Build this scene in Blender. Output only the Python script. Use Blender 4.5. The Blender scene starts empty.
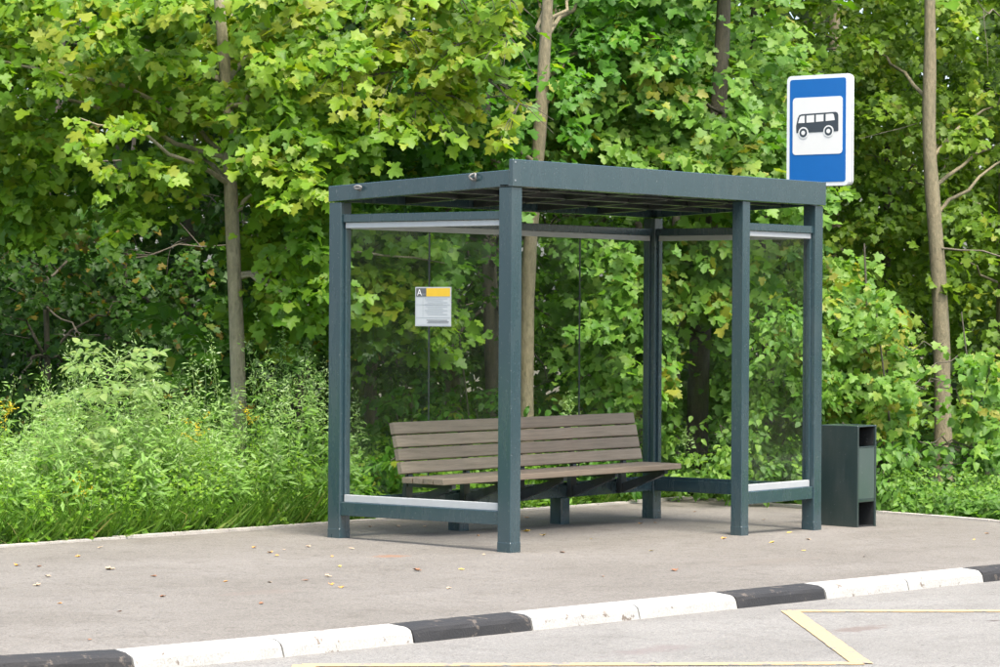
import bpy, bmesh, math, random
import numpy as np
from mathutils import Vector, Matrix
random.seed(7); rng = np.random.default_rng(11)
scene = bpy.context.scene
COL = scene.collection
rad = math.radians

# ------------------------------------------------------------------ camera
CAM = np.array([-15.0343, -11.5402, 1.5673]); YAW, PITCH, ROLL, FPX = 0.9122, -0.007, 0.0053, 2901.77
_f = np.array([math.sin(YAW)*math.cos(PITCH), math.cos(YAW)*math.cos(PITCH), math.sin(PITCH)])
_r = np.array([math.cos(YAW), -math.sin(YAW), 0.0]); _u = np.cross(_r, _f)
RGT = _r*math.cos(ROLL) + _u*math.sin(ROLL); UPV = -_r*math.sin(ROLL) + _u*math.cos(ROLL); FWD = _f
cd = bpy.data.cameras.new('camera'); cam = bpy.data.objects.new('camera', cd); COL.objects.link(cam)
M = Matrix(((RGT[0], UPV[0], -FWD[0]), (RGT[1], UPV[1], -FWD[1]), (RGT[2], UPV[2], -FWD[2])))
cam.matrix_world = Matrix.Translation(CAM.tolist()) @ M.to_4x4()
cd.sensor_width = 36; cd.lens = FPX/1000*36; cd.clip_end = 2000; cd.clip_start = 0.1
scene.camera = cam

# ------------------------------------------------------------------ light
SUN_EL, SUN_AZ = rad(66), rad(205)          # azimuth: direction towards the sun, clockwise from +Y
w = bpy.data.worlds.new('World'); scene.world = w; w.use_nodes = True
nt = w.node_tree; bg = nt.nodes['Background']
sky = nt.nodes.new('ShaderNodeTexSky'); sky.sky_type = 'NISHITA'; sky.sun_disc = False
sky.sun_elevation = SUN_EL; sky.sun_rotation = SUN_AZ; sky.air_density = 1.0; sky.dust_density = 4.0; sky.ozone_density = 1.0
nt.links.new(sky.outputs[0], bg.inputs[0]); bg.inputs[1].default_value = 0.10
sl = bpy.data.lights.new('sun', 'SUN'); sl.energy = 1.5; sl.angle = rad(25); sl.color = (1.0, 0.96, 0.9)
sun = bpy.data.objects.new('sun', sl); COL.objects.link(sun)
sd = Vector((math.sin(SUN_AZ)*math.cos(SUN_EL), math.cos(SUN_AZ)*math.cos(SUN_EL), math.sin(SUN_EL)))
sun.rotation_euler = sd.to_track_quat('Z', 'Y').to_euler(); sun.location = (0, 0, 20)
vs = scene.view_settings; vs.view_transform = 'Standard'; vs.look = 'None'; vs.gamma = 1; vs.use_curve_mapping = False
vs.exposure = 2.25

# ------------------------------------------------------------------ helpers
def at(x, y, t): return CAM + t*(FWD + RGT*(x-500)/FPX - UPV*(y-333.5)/FPX)
def gz(x, y): return -0.0168*np.clip(x, -25, 10) + 0.0129*np.clip(y, -14, 5)
def ground(x, y, off=0.0):
    d = FWD + RGT*(x-500)/FPX - UPV*(y-333.5)/FPX
    t = (-0.0168*CAM[0] + 0.0129*CAM[1] + off - CAM[2])/(d[2] + 0.0168*d[0] - 0.0129*d[1])
    return CAM + t*d
def colpos(x, t):                     # ground point below a picture column at depth t
    p = at(x, 333.5, t); p[2] = gz(p[0], p[1]); return p
def proj(P):
    d = np.atleast_2d(P) - CAM; z = d @ FWD
    return 500+FPX*(d @ RGT)/z, 333.5-FPX*(d @ UPV)/z, z

def tag(o, label=None, cat=None, group=None, kind=None):
    if label: o['label'] = label
    if cat: o['category'] = cat
    if group: o['group'] = group
    if kind: o['kind'] = kind
    return o
def empty(name, loc=(0, 0, 0), parent=None):
    o = bpy.data.objects.new(name, None); o.empty_display_size = 0.1; COL.objects.link(o); o.location = loc
    if parent: o.parent = parent
    return o
def link(name, me, mat=None, parent=None, loc=None):
    o = bpy.data.objects.new(name, me); COL.objects.link(o)
    if mat and not me.materials: me.materials.append(mat)
    if parent: o.parent = parent
    if loc is not None: o.location = loc
    return o
def bm_obj(name, bm, mat, parent=None, smooth=False, loc=None):
    bmesh.ops.recalc_face_normals(bm, faces=bm.faces)
    me = bpy.data.meshes.new(name); bm.to_mesh(me); bm.free()
    if smooth:
        for p in me.polygons: p.use_smooth = True
    return link(name, me, mat, parent, loc)
def box_bm(x0, x1, y0, y1, z0, z1, bev=0.0, bm=None, seg=1):
    b = bmesh.new()
    vs_ = [b.verts.new((x, y, z)) for z in (z0, z1) for y in (y0, y1) for x in (x0, x1)]
    for f in ((0, 1, 3, 2), (4, 6, 7, 5), (0, 4, 5, 1), (2, 3, 7, 6), (0, 2, 6, 4), (1, 5, 7, 3)):
        b.faces.new([vs_[i] for i in f])
    if bev: bmesh.ops.bevel(b, geom=b.edges[:], offset=bev, segments=seg, profile=0.5, affect='EDGES')
    if bm is None: return b
    me = bpy.data.meshes.new('tmp'); b.to_mesh(me); b.free(); bm.from_mesh(me); bpy.data.meshes.remove(me); return bm
def box(name, x0, x1, y0, y1, z0, z1, mat, parent=None, bev=0.003):
    return bm_obj(name, box_bm(x0, x1, y0, y1, z0, z1, bev), mat, parent)
def prism_bm(poly, axis, a0, a1, bm=None):
    """extrude a 2D polygon along axis 'x','y','z' from a0 to a1"""
    b = bm or bmesh.new()
    def P(u, v, a): return {'x': (a, u, v), 'y': (u, a, v), 'z': (u, v, a)}[axis]
    A = [b.verts.new(P(u, v, a0)) for u, v in poly]; B = [b.verts.new(P(u, v, a1)) for u, v in poly]
    b.faces.new(A); b.faces.new(B[::-1]); n = len(poly)
    for i in range(n): b.faces.new((A[i], A[(i+1) % n], B[(i+1) % n], B[i]))
    return b
def rounded(x0, x1, y0, y1, r, n=4):
    out = []
    for cx, cy, a in ((x1-r, y1-r, 0), (x0+r, y1-r, 90), (x0+r, y0+r, 180), (x1-r, y0+r, 270)):
        for k in range(n+1):
            t = rad(a+90*k/n); out.append((cx+r*math.cos(t), cy+r*math.sin(t)))
    return out
def tube_arrays(path, radii, n=6, V=None, F=None):
    """append a tapered tube; V list of arrays, F list of quads"""
    path = np.asarray(path, float); m = len(path)
    tang = np.gradient(path, axis=0); tang /= np.linalg.norm(tang, axis=1)[:, None]+1e-9
    ref = np.array([0.31, 0.77, 0.55]); a = np.cross(tang, ref); a /= np.linalg.norm(a, axis=1)[:, None]+1e-9
    b = np.cross(tang, a); th = np.arange(n)*2*math.pi/n
    ring = path[:, None, :] + np.asarray(radii)[:, None, None]*(np.cos(th)[None, :, None]*a[:, None, :] + np.sin(th)[None, :, None]*b[:, None, :])
    off = sum(len(v) for v in V); V.append(ring.reshape(-1, 3))
    i = np.arange(m-1)[:, None]*n; k = np.arange(n)[None, :]; k2 = (k+1) % n
    F.append((off+np.stack([i+k, i+k2, i+n+k2, i+n+k], -1)).reshape(-1, 4))
def np_mesh(name, V, F, attrs=None, smooth=False):
    """V (n,3); F (m,k) polygons with k corners"""
    me = bpy.data.meshes.new(name); m, k = F.shape
    me.vertices.add(len(V)); me.vertices.foreach_set('co', np.ascontiguousarray(V, dtype=np.float32).ravel())
    me.loops.add(m*k); me.loops.foreach_set('vertex_index', np.ascontiguousarray(F, dtype=np.int32).ravel())
    me.polygons.add(m); me.polygons.foreach_set('loop_start', np.arange(0, m*k, k, dtype=np.int32))
    for nme, arr in (attrs or {}).items():
        at_ = me.attributes.new(nme, 'FLOAT', 'FACE'); at_.data.foreach_set('value', np.ascontiguousarray(arr, dtype=np.float32))
    if smooth: me.polygons.foreach_set('use_smooth', np.ones(m, dtype=bool))
    me.update(); me.validate(); return me
def tubes(name, paths, mat, parent=None, n=6, smooth=True):
    V, F = [], []
    for p, r in paths: tube_arrays(p, r, n, V, F)
    return link(name, np_mesh(name, np.concatenate(V), np.concatenate(F), smooth=smooth), mat, parent)

# ------------------------------------------------------------------ materials
def new_mat(name):
    m = bpy.data.materials.new(name); m.use_nodes = True
    return m, m.node_tree, m.node_tree.nodes['Principled BSDF']
def N(t, typ, **kw):
    n = t.nodes.new(typ)
    for k, v in kw.items():
        if k in n.inputs.keys(): n.inputs[k].default_value = v
        else: setattr(n, k, v)
    return n
def ramp(t, fac, stops):
    r = t.nodes.new('ShaderNodeValToRGB'); e = r.color_ramp.elements
    while len(e) < len(stops): e.new(0.5)
    for el, (p, c) in zip(e, stops): el.position = p; el.color = (*c, 1) if len(c) == 3 else c
    if fac is not None: t.links.new(fac, r.inputs[0])
    return r.outputs[0]
def coords(t, scale=(1, 1, 1), rot=(0, 0, 0), kind='Object'):
    tc = t.nodes.new('ShaderNodeTexCoord'); mp = t.nodes.new('ShaderNodeMapping')
    mp.inputs['Scale'].default_value = scale; mp.inputs['Rotation'].default_value = rot
    t.links.new(tc.outputs[kind], mp.inputs[0]); return mp.outputs[0]
def noise(t, vec, scale, detail=4, rough=0.6):
    n = N(t, 'ShaderNodeTexNoise', Scale=scale, Detail=detail, Roughness=rough)
    if vec is not None: t.links.new(vec, n.inputs['Vector'])
    return n.outputs[0]
def mix(t, fac, a, b, mode='MIX'):
    n = t.nodes.new('ShaderNodeMix'); n.data_type = 'RGBA'; n.blend_type = mode
    for s, v in ((n.inputs[0], fac), (n.inputs[6], a), (n.inputs[7], b)):
        if hasattr(v, 'is_output'): t.links.new(v, s)
        elif isinstance(v, (int, float)): s.default_value = v
        else: s.default_value = (*v, 1)
    return n.outputs[2]
def math_(t, op, a, b=None):
    n = t.nodes.new('ShaderNodeMath'); n.operation = op
    for s, v in ((n.inputs[0], a), (n.inputs[1], b)):
        if v is None: continue
        if hasattr(v, 'is_output'): t.links.new(v, s)
        else: s.default_value = v
    return n.outputs[0]
def bump(t, p, h, strength=0.3, dist=0.01):
    b = N(t, 'ShaderNodeBump', Strength=strength, Distance=dist); t.links.new(h, b.inputs['Height']); t.links.new(b.outputs[0], p.inputs['Normal'])

def leaf_mat(name, cols, trans=0.5, rough=0.48, spec=0.3):
    """cols: ramp stops over the leaf's own random value"""
    m, t, p = new_mat(name)
    a = t.nodes.new('ShaderNodeAttribute'); a.attribute_name = 'rnd'
    c = ramp(t, a.outputs['Fac'], cols)
    blotch = noise(t, coords(t, (1, 1, 1)), 14, 3)
    c = mix(t, 0.35, c, ramp(t, blotch, [(0.3, (0.45, 0.5, 0.4)), (0.7, (1.0, 1.0, 0.9))]), 'MULTIPLY')
    spots = ramp(t, noise(t, coords(t, (1, 1, 1)), 55, 3), [(0.66, (0, 0, 0)), (0.72, (0.6, 0.6, 0.6))])
    c = mix(t, spots, c, (0.20, 0.15, 0.03))
    t.links.new(c, p.inputs['Base Color']); p.inputs['Roughness'].default_value = rough
    p.inputs['Specular IOR Level'].default_value = spec
    tr = t.nodes.new('ShaderNodeBsdfTranslucent'); t.links.new(mix(t, 1.0, c, (1.1, 1.15, 0.5), 'MULTIPLY'), tr.inputs[0])
    ms = t.nodes.new('ShaderNodeMixShader'); ms.inputs[0].default_value = trans
    t.links.new(p.outputs[0], ms.inputs[1]); t.links.new(tr.outputs[0], ms.inputs[2])
    t.links.new(ms.outputs[0], t.nodes['Material Output'].inputs[0]); return m
def bark_mat(name, dark, light):
    m, t, p = new_mat(name)
    v = coords(t, (9, 9, 3.5)); n1 = noise(t, v, 4.0, 7, 0.72); n2 = noise(t, coords(t), 2.2, 3)
    c = ramp(t, n1, [(0.3, dark), (0.7, light)])
    c = mix(t, math_(t, 'MULTIPLY', n2, 0.5), c, (0.13, 0.15, 0.09))
    t.links.new(c, p.inputs['Base Color']); p.inputs['Roughness'].default_value = 0.9; bump(t, p, n1, 0.9, 0.02); return m
def paint_mat(name, base, rough=0.32, dirt=(0.14, 0.13, 0.11), amt=0.3):
    m, t, p = new_mat(name)
    v = coords(t, (1, 1, 0.25)); n1 = noise(t, v, 9, 5, 0.65); n2 = noise(t, coords(t), 60, 3)
    c = mix(t, ramp(t, n1, [(0.45, (0, 0, 0)), (0.8, (amt, amt, amt))]), base, dirt)
    c = mix(t, ramp(t, n2, [(0.66, (0, 0, 0)), (0.72, (0.25, 0.25, 0.25))]), c, (0.3, 0.3, 0.28))
    t.links.new(c, p.inputs['Base Color'])
    r = math_(t, 'ADD', math_(t, 'MULTIPLY', n1, 0.25), rough-0.1); t.links.new(r, p.inputs['Roughness'])
    p.inputs['Specular IOR Level'].default_value = 0.6; p.inputs['Coat Weight'].default_value = 0.7; p.inputs['Coat Roughness'].default_value = 0.12
    bump(t, p, noise(t, coords(t), 6, 2), 0.05, 0.01); return m
def plain_mat(name, col, rough=0.5, metal=0.0, var=0.12):
    m, t, p = new_mat(name); n1 = noise(t, coords(t), 12, 4)
    c = mix(t, n1, tuple(x*(1-var) for x in col), tuple(min(1, x*(1+var)) for x in col))
    t.links.new(c, p.inputs['Base Color']); p.inputs['Roughness'].default_value = rough; p.inputs['Metallic'].default_value = metal; return m

MT = {}
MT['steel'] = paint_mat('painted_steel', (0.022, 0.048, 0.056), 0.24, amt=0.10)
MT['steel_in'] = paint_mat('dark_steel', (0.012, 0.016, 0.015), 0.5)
MT['alu'] = plain_mat('aluminium_channel', (0.42, 0.43, 0.42), 0.45, 0.25, 0.1)
MT['bin'] = paint_mat('bin_paint', (0.010, 0.024, 0.022), 0.38, amt=.15)
MT['bin_panel'] = paint_mat('bin_panel_paint', (0.035, 0.06, 0.05), 0.5, amt=.1)
MT['white_steel'] = plain_mat('white_enamel', (0.68, 0.69, 0.67), 0.35)
MT['sign_white'] = plain_mat('sign_white', (0.70, 0.69, 0.64), 0.35, 0, 0.03)
MT['sign_blue'] = plain_mat('sign_blue', (0.008, 0.115, 0.36), 0.35, 0, 0.06)
MT['sign_black'] = plain_mat('sign_black', (0.045, 0.055, 0.065), 0.4)
MT['galv'] = plain_mat('galvanised', (0.42, 0.44, 0.44), 0.45, 0.6)
MT['rope'] = plain_mat('pale_cable', (0.17, 0.165, 0.15), 0.85)
MT['paper'] = plain_mat('notice_paper', (0.40, 0.42, 0.41), 0.5, 0, 0.06)
MT['notice_dark'] = plain_mat('notice_print_dark', (0.09, 0.09, 0.085), 0.5)
MT['notice_yellow'] = plain_mat('notice_yellow', (0.60, 0.38, 0.02), 0.5)
MT['notice_grey'] = plain_mat('notice_grey', (0.28, 0.31, 0.31), 0.5)
MT['bark_grey'] = bark_mat('bark_grey', (0.20, 0.168, 0.10), (0.44, 0.38, 0.24))
MT['bark_tan'] = bark_mat('bark_tan', (0.12, 0.095, 0.052), (0.32, 0.255, 0.15))
MT['bark_dark'] = bark_mat('bark_dark', (0.035, 0.026, 0.02), (0.12, 0.09, 0.065))
MT['dead'] = bark_mat('dead_wood', (0.12, 0.09, 0.065), (0.26, 0.21, 0.16))
MT['stem'] = plain_mat('green_stem', (0.16, 0.24, 0.06), 0.6)
Y_ = (0.29, 0.34, 0.03)
MT['maple_bright'] = leaf_mat('maple_leaf_bright', [(0, (0.081, 0.194, 0.014)), (0.5, (0.153, 0.292, 0.018)), (0.86, (0.245, 0.367, 0.022)), (1.0, Y_)])
MT['maple_pale'] = leaf_mat('maple_leaf_pale', [(0, (0.095, 0.227, 0.025)), (0.5, (0.162, 0.313, 0.042)), (0.9, (0.238, 0.378, 0.060)), (0.985, Y_), (1.0, (0.323, 0.324, 0.050))])
MT['maple_green'] = leaf_mat('maple_leaf_green', [(0, (0.048, 0.154, 0.011)), (0.6, (0.092, 0.248, 0.016)), (0.95, (0.141, 0.308, 0.020)), (1.0, Y_)])
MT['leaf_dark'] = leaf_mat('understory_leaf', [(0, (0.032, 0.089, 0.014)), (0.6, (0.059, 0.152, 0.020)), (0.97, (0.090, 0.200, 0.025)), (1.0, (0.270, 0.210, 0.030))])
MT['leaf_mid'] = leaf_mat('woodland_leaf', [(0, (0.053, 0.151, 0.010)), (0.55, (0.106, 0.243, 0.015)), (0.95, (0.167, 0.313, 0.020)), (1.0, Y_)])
MT['leaf_sunny'] = leaf_mat('sunny_woodland_leaf', [(0, (0.087, 0.173, 0.014)), (0.55, (0.155, 0.270, 0.020)), (0.95, (0.242, 0.356, 0.026)), (1.0, Y_)], 0.5)  # brighter copy of the woodland leaf, its sunlit look put into the colour
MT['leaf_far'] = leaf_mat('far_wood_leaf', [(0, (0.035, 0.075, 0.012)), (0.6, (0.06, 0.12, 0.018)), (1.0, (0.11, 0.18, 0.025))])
MT['hazel'] = leaf_mat('hazel_leaf', [(0, (0.090, 0.210, 0.030)), (0.6, (0.144, 0.294, 0.045)), (1.0, (0.225, 0.378, 0.050))])
MT['mugwort'] = leaf_mat('mugwort_leaf', [(0, (0.12, 0.26, 0.025)), (0.5, (0.22, 0.40, 0.07)), (0.9, (0.34, 0.49, 0.18)), (1.0, (0.42, 0.54, 0.28))], 0.48)
MT['weed'] = leaf_mat('weed_leaf', [(0, (0.08, 0.20, 0.012)), (0.6, (0.16, 0.33, 0.02)), (1.0, (0.27, 0.43, 0.035))])
MT['elder'] = leaf_mat('elder_leaf', [(0, (0.13, 0.24, 0.06)), (0.6, (0.20, 0.31, 0.08)), (1.0, (0.30, 0.38, 0.11))])
MT['grass'] = leaf_mat('grass_blade', [(0, (0.05, 0.13, 0.014)), (0.6, (0.11, 0.23, 0.028)), (0.95, (0.2, 0.30, 0.06)), (1, (0.4, 0.36, 0.14))])
MT['goldenrod'] = leaf_mat('goldenrod_flower', [(0, (0.45, 0.33, 0.01)), (1, (0.62, 0.50, 0.02))], 0.3)

def wood_mat():
    m, t, p = new_mat('weathered_slat_wood')
    v = coords(t, (0.6, 14, 14)); g = noise(t, v, 5, 6, 0.7); n2 = noise(t, coords(t), 3.5, 4)
    oi = t.nodes.new('ShaderNodeObjectInfo')
    c = ramp(t, g, [(0.25, (0.20, 0.14, 0.085)), (0.55, (0.36, 0.265, 0.178)), (0.8, (0.48, 0.375, 0.265))])
    c = mix(t, math_(t, 'MULTIPLY', n2, 0.45), c, (0.15, 0.155, 0.11))
    c = mix(t, math_(t, 'MULTIPLY', oi.outputs['Random'], 0.4), c, (0.15, 0.115, 0.08))
    t.links.new(c, p.inputs['Base Color']); p.inputs['Roughness'].default_value = 0.75; bump(t, p, g, 0.35, 0.004); return m
MT['wood'] = wood_mat()

def asphalt_mat(name, base, light, dark, streak=True, stains=()):
    m, t, p = new_mat(name)
    v = coords(t); fine = noise(t, v, 170, 3, 0.7); mid = noise(t, v, 7, 5, 0.65); big = noise(t, coords(t, (0.5, 1.2, 1)), 0.9, 4)
    grain = t.nodes.new('ShaderNodeTexVoronoi'); grain.inputs['Scale'].default_value = 95; t.links.new(v, grain.inputs['Vector'])
    c = mix(t, ramp(t, big, [(0.38, (0, 0, 0)), (0.66, (1, 1, 1))]), base, light)
    c = mix(t, ramp(t, mid, [(0.5, (0, 0, 0)), (0.75, (0.5, 0.5, 0.5))]), c, dark)
    c = mix(t, 0.75, c, ramp(t, fine, [(0.3, (0.4, 0.4, 0.41)), (0.5, (1, 1, 1)), (0.7, (1.5, 1.48, 1.44))]), 'MULTIPLY')
    c = mix(t, 0.6, c, ramp(t, noise(t, v, 55, 4, .75), [(0.35, (0.6, 0.6, 0.6)), (0.65, (1.3, 1.3, 1.28))]), 'MULTIPLY')
    sp = ramp(t, noise(t, v, 38, 2), [(0.66, (0, 0, 0)), (0.70, (0.7, 0.7, 0.7))])
    c = mix(t, sp, c, tuple(x*0.45 for x in dark))
    for (sx, sy, rx, ry, col, amt) in stains:
        mp = t.nodes.new('ShaderNodeMapping'); tc = t.nodes.new('ShaderNodeTexCoord')
        mp.inputs['Location'].default_value = (-sx/rx, -sy/ry, 0); mp.inputs['Scale'].default_value = (1/rx, 1/ry, 0)
        t.links.new(tc.outputs['Object'], mp.inputs[0])
        ln = t.nodes.new('ShaderNodeVectorMath'); ln.operation = 'LENGTH'; t.links.new(mp.outputs[0], ln.inputs[0])
        dd = math_(t, 'ADD', ln.outputs['Value'], math_(t, 'MULTIPLY', noise(t, v, 9, 5, 0.7), 1.1))
        c = mix(t, ramp(t, dd, [(0.75, (amt,)*3), (1.25, (0, 0, 0))]), c, col)
    t.links.new(c, p.inputs['Base Color']); p.inputs['Roughness'].default_value = 0.88; p.inputs['Specular IOR Level'].default_value = 0.3
    bump(t, p, math_(t, 'ADD', math_(t, 'MULTIPLY', fine, 0.7), grain.outputs['Distance']), 0.45, 0.006); return m
_st = ground(390, 556); _st2 = ground(700, 528); _st3 = ground(450, 600)
MT['pavement'] = asphalt_mat('worn_pavement_asphalt', (0.142, 0.130, 0.111), (0.175, 0.162, 0.142), (0.085, 0.074, 0.060),
    stains=[(_st[0], _st[1], 0.35, 0.22, (0.22, 0.10, 0.045), 0.6), (1.0, -1.4, 1.6, 0.3, (0.15, 0.132, 0.11), 0.5), (-5.2, 0.4, 1.2, 0.4, (0.15, 0.13, 0.11), 0.55), (4.9, -1.2, 0.9, 0.25, (0.14, 0.125, 0.105), 0.5), (-3.4, -0.9, 0.8, 0.25, (0.15, 0.125, 0.105), 0.5)])
MT['road'] = asphalt_mat('road_asphalt', (0.168, 0.161, 0.145), (0.205, 0.198, 0.18), (0.11, 0.102, 0.09),
    stains=[(-1.7, -3.65, 0.7, 0.22, (0.13, 0.10, 0.085), 0.7), (-3.4, -3.5, 1.0, 0.25, (0.15, 0.125, 0.115), 0.6), (-0.7, -3.9, 0.15, 0.08, (0.07, 0.055, 0.05), 0.8)])
def soil():
    m, t, p = new_mat('forest_soil'); n1 = noise(t, coords(t), 9, 6, 0.7)
    t.links.new(ramp(t, n1, [(0.3, (0.03, 0.024, 0.015)), (0.55, (0.07, 0.06, 0.03)), (0.75, (0.06, 0.09, 0.025))]), p.inputs['Base Color'])
    p.inputs['Roughness'].default_value = 1; bump(t, p, n1, 0.8, 0.05); return m
MT['soil'] = soil()
def kerb_mat(name, paint, conc, thr):
    m, t, p = new_mat(name)
    g = t.nodes.new('ShaderNodeNewGeometry'); v = g.outputs['Position']
    n1 = noise(t, v, 11, 7, 0.72); n2 = noise(t, v, 90, 3); n3 = noise(t, v, 3, 3)
    c = mix(t, ramp(t, n3, [(0.4, (0, 0, 0)), (0.7, (0.35, 0.35, 0.35))]), paint, tuple(0.75*a+0.25*b for a, b in zip(paint, conc)))
    c = mix(t, ramp(t, n1, [(thr, (0, 0, 0)), (thr+0.03, (1, 1, 1))]), c, conc)
    c = mix(t, 0.5, c, ramp(t, n2, [(0.3, (0.6, 0.6, 0.6)), (0.6, (1.1, 1.1, 1.1))]), 'MULTIPLY')
    t.links.new(c, p.inputs['Base Color']); p.inputs['Roughness'].default_value = 0.8; bump(t, p, math_(t, 'ADD', n2, n1), 0.4, 0.006); return m
MT['kerb_white'] = kerb_mat('white_kerb_paint', (0.36, 0.35, 0.315), (0.16, 0.13, 0.10), 0.605)
MT['kerb_black'] = kerb_mat('black_kerb_paint', (0.016, 0.016, 0.016), (0.085, 0.07, 0.055), 0.58)
MT['edging'] = kerb_mat('edging_concrete', (0.42, 0.39, 0.34), (0.2, 0.17, 0.13), 0.6)
MT['line'] = kerb_mat('yellow_line_paint', (0.45, 0.305, 0.145), (0.19, 0.18, 0.155), 0.54)
def glass_mat():
    m, t, p = new_mat('dusty_glass'); out = t.nodes['Material Output']
    tr = N(t, 'ShaderNodeBsdfTransparent'); tr.inputs[0].default_value = (0.972, 0.985, 0.978, 1)
    gl = N(t, 'ShaderNodeBsdfGlossy', Roughness=0.02); gl.inputs[0].default_value = (1, 1, 1, 1)
    lw = N(t, 'ShaderNodeLayerWeight', Blend=0.5)
    fr_v = math_(t, 'ADD', math_(t, 'MULTIPLY', math_(t, 'POWER', lw.outputs['Facing'], 4.0), 0.3), 0.009)
    ms = t.nodes.new('ShaderNodeMixShader'); t.links.new(fr_v, ms.inputs[0]); t.links.new(tr.outputs[0], ms.inputs[1]); t.links.new(gl.outputs[0], ms.inputs[2])
    df = N(t, 'ShaderNodeBsdfDiffuse'); df.inputs[0].default_value = (0.5, 0.5, 0.46, 1)
    d1 = noise(t, coords(t, (3, 3, 0.7)), 4, 6, 0.7); d2 = noise(t, coords(t), 45, 3)
    f = math_(t, 'ADD', ramp(t, d1, [(0.46, (0.0,)*3), (0.8, (0.008,)*3)]), ramp(t, d2, [(0.69, (0, 0, 0)), (0.76, (0.03,)*3)]))
    m2 = t.nodes.new('ShaderNodeMixShader'); t.links.new(f, m2.inputs[0]); t.links.new(ms.outputs[0], m2.inputs[1]); t.links.new(df.outputs[0], m2.inputs[2])
    t.links.new(m2.outputs[0], out.inputs[0]); return m
MT['glass'] = glass_mat()

# ------------------------------------------------------------------ ground, road, pavement, kerb
def sheet(name, xs, ys, zf, mat, kind='structure'):
    X, Y = np.meshgrid(np.array(xs, float), np.array(ys, float), indexing='ij'); Z = zf(X, Y)
    V = np.stack([X, Y, Z], -1).reshape(-1, 3); n, m = X.shape
    i = np.arange(n-1)[:, None]*m; j = np.arange(m-1)[None, :]
    F = np.stack([i+j, i+m+j, i+m+j+1, i+j+1], -1).reshape(-1, 4)
    return tag(link(name, np_mesh(name, V, F), mat), kind=kind)
def axis(a, b, n, far=400): return np.concatenate([[-far, -120, -50], np.linspace(a, b, n), [60, 130, far]])
sheet('ground', axis(-26, 40, 30), axis(-26, 40, 30), lambda x, y: gz(x, y)-0.30-0*x, MT['soil'])
_ph = rng.uniform(0, 6, 8)
def floor_z(x, y): return gz(x, y)-0.035 + 0.025*np.sin(1.7*x+_ph[0])*np.sin(1.3*y+_ph[1]) - 0.02
sheet('forest_floor', np.linspace(-22, 46, 180), np.concatenate([np.linspace(-2.3, 14, 70), np.linspace(15, 46, 20)]), floor_z, MT['soil'])

JX = [-5.975, -5.05, -4.116, -3.17, -2.23, -1.29, -0.35, 0.60, 1.54]      # kerb joints seen in the picture
def kerb_y(x): return np.where(x < -5.8, -2.56 - 0.30*(x+5.8) - 0.012*(x+5.8)**2, -2.60 - 0.012*(x+1))
joints = [JX[0]-0.93*k for k in range(7, 0, -1)] + JX + [JX[-1]+0.935*k for k in range(1, 9)]
KW = 0.15
xs_k = np.array(joints)
RD = -0.078
sheet('road', axis(-26, 40, 60), np.linspace(-9.8, -1.75, 3), lambda x, y: gz(x, y)+RD, MT['road'])
# pavement: front follows the kerb's back, back edge and right edge as in the picture
bk = [(-14, 1.75), (-8, 1.95), (-2.49, 2.16), (0.97, 2.43), (3.43, 2.63), (6.33, 2.84)]
fr_ = [(x, float(kerb_y(np.float64(x)))+KW-0.02) for x in np.linspace(-13.0, 5.75, 60)]
bxs = np.array([b[0] for b in bk]); bys = np.array([b[1] for b in bk])
V, F = [], []
cols_ = 26
for i, (x, y0) in enumerate(fr_):
    # slide from the front point to the back edge; right side leans outwards
    s = i/(len(fr_)-1); xb = -14 + (6.33+14)*s
    yb = np.interp(xb, bxs, bys)
    for j in range(cols_):
        u = j/(cols_-1); px, py = x+(xb-x)*u, y0+(yb-y0)*u
        V.append((px, py, gz(px, py)+0.003*math.sin(px*2.1+py)*math.sin(py*1.9)))
for i in range(len(fr_)-1):
    for j in range(cols_-1):
        a = i*cols_+j; F.append((a, a+cols_, a+cols_+1, a+1))
tag(link('pavement', np_mesh('pavement', np.array(V), np.array(F), smooth=True), MT['pavement']), kind='structure')

kerb = tag(empty('kerb', (0, -2.6, 0)), kind='structure')
for i in range(len(joints)-1):
    xa, xb = joints[i], joints[i+1]; pa = Vector((xa, float(kerb_y(np.float64(xa))), 0)); pb = Vector((xb, float(kerb_y(np.float64(xb))), 0))
    d = (pb-pa); L = d.length-0.012; d.normalize(); nrm = Vector((-d.y, d.x, 0))
    black = ((i-7) % 3) == 2 if i >= 7 else ((i-6) % 3) == 0
    prof = [(-0.022, -0.16), (-0.016, RD-0.02), (-0.004, -0.030), (0.006, -0.012), (0.022, -0.002), (0.05, 0.004), (KW, 0.004), (KW, -0.16)]
    b = bmesh.new(); rings = []
    nseg = 9
    for k in range(nseg):
        s = 0.006+L*k/(nseg-1); ring = []
        for q, (u, z) in enumerate(prof):
            j = 0.003 if 0 < q < 6 else 0.0
            uu = u+random.uniform(-j, j); zz = z+random.uniform(-j, j)*0.6
            if k in (0, nseg-1) and 1 < q < 6: zz -= 0.006; uu += 0.004 if q < 5 else 0
            pt = pa+d*s+nrm*uu; ring.append(b.verts.new((pt.x, pt.y+2.6, gz(pt.x, pt.y)+zz)))
        rings.append(ring)
    for k in range(nseg-1):
        for q in range(len(prof)-1): b.faces.new((rings[k][q], rings[k][q+1], rings[k+1][q+1], rings[k+1][q]))
    b.faces.new(rings[0]); b.faces.new(rings[-1][::-1])
    o = bm_obj('kerb_stone', b, MT['kerb_black'] if black else MT['kerb_white'], kerb, smooth=False)
edg = tag(empty('edging', (0, 2.4, 0)), kind='structure')
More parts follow.
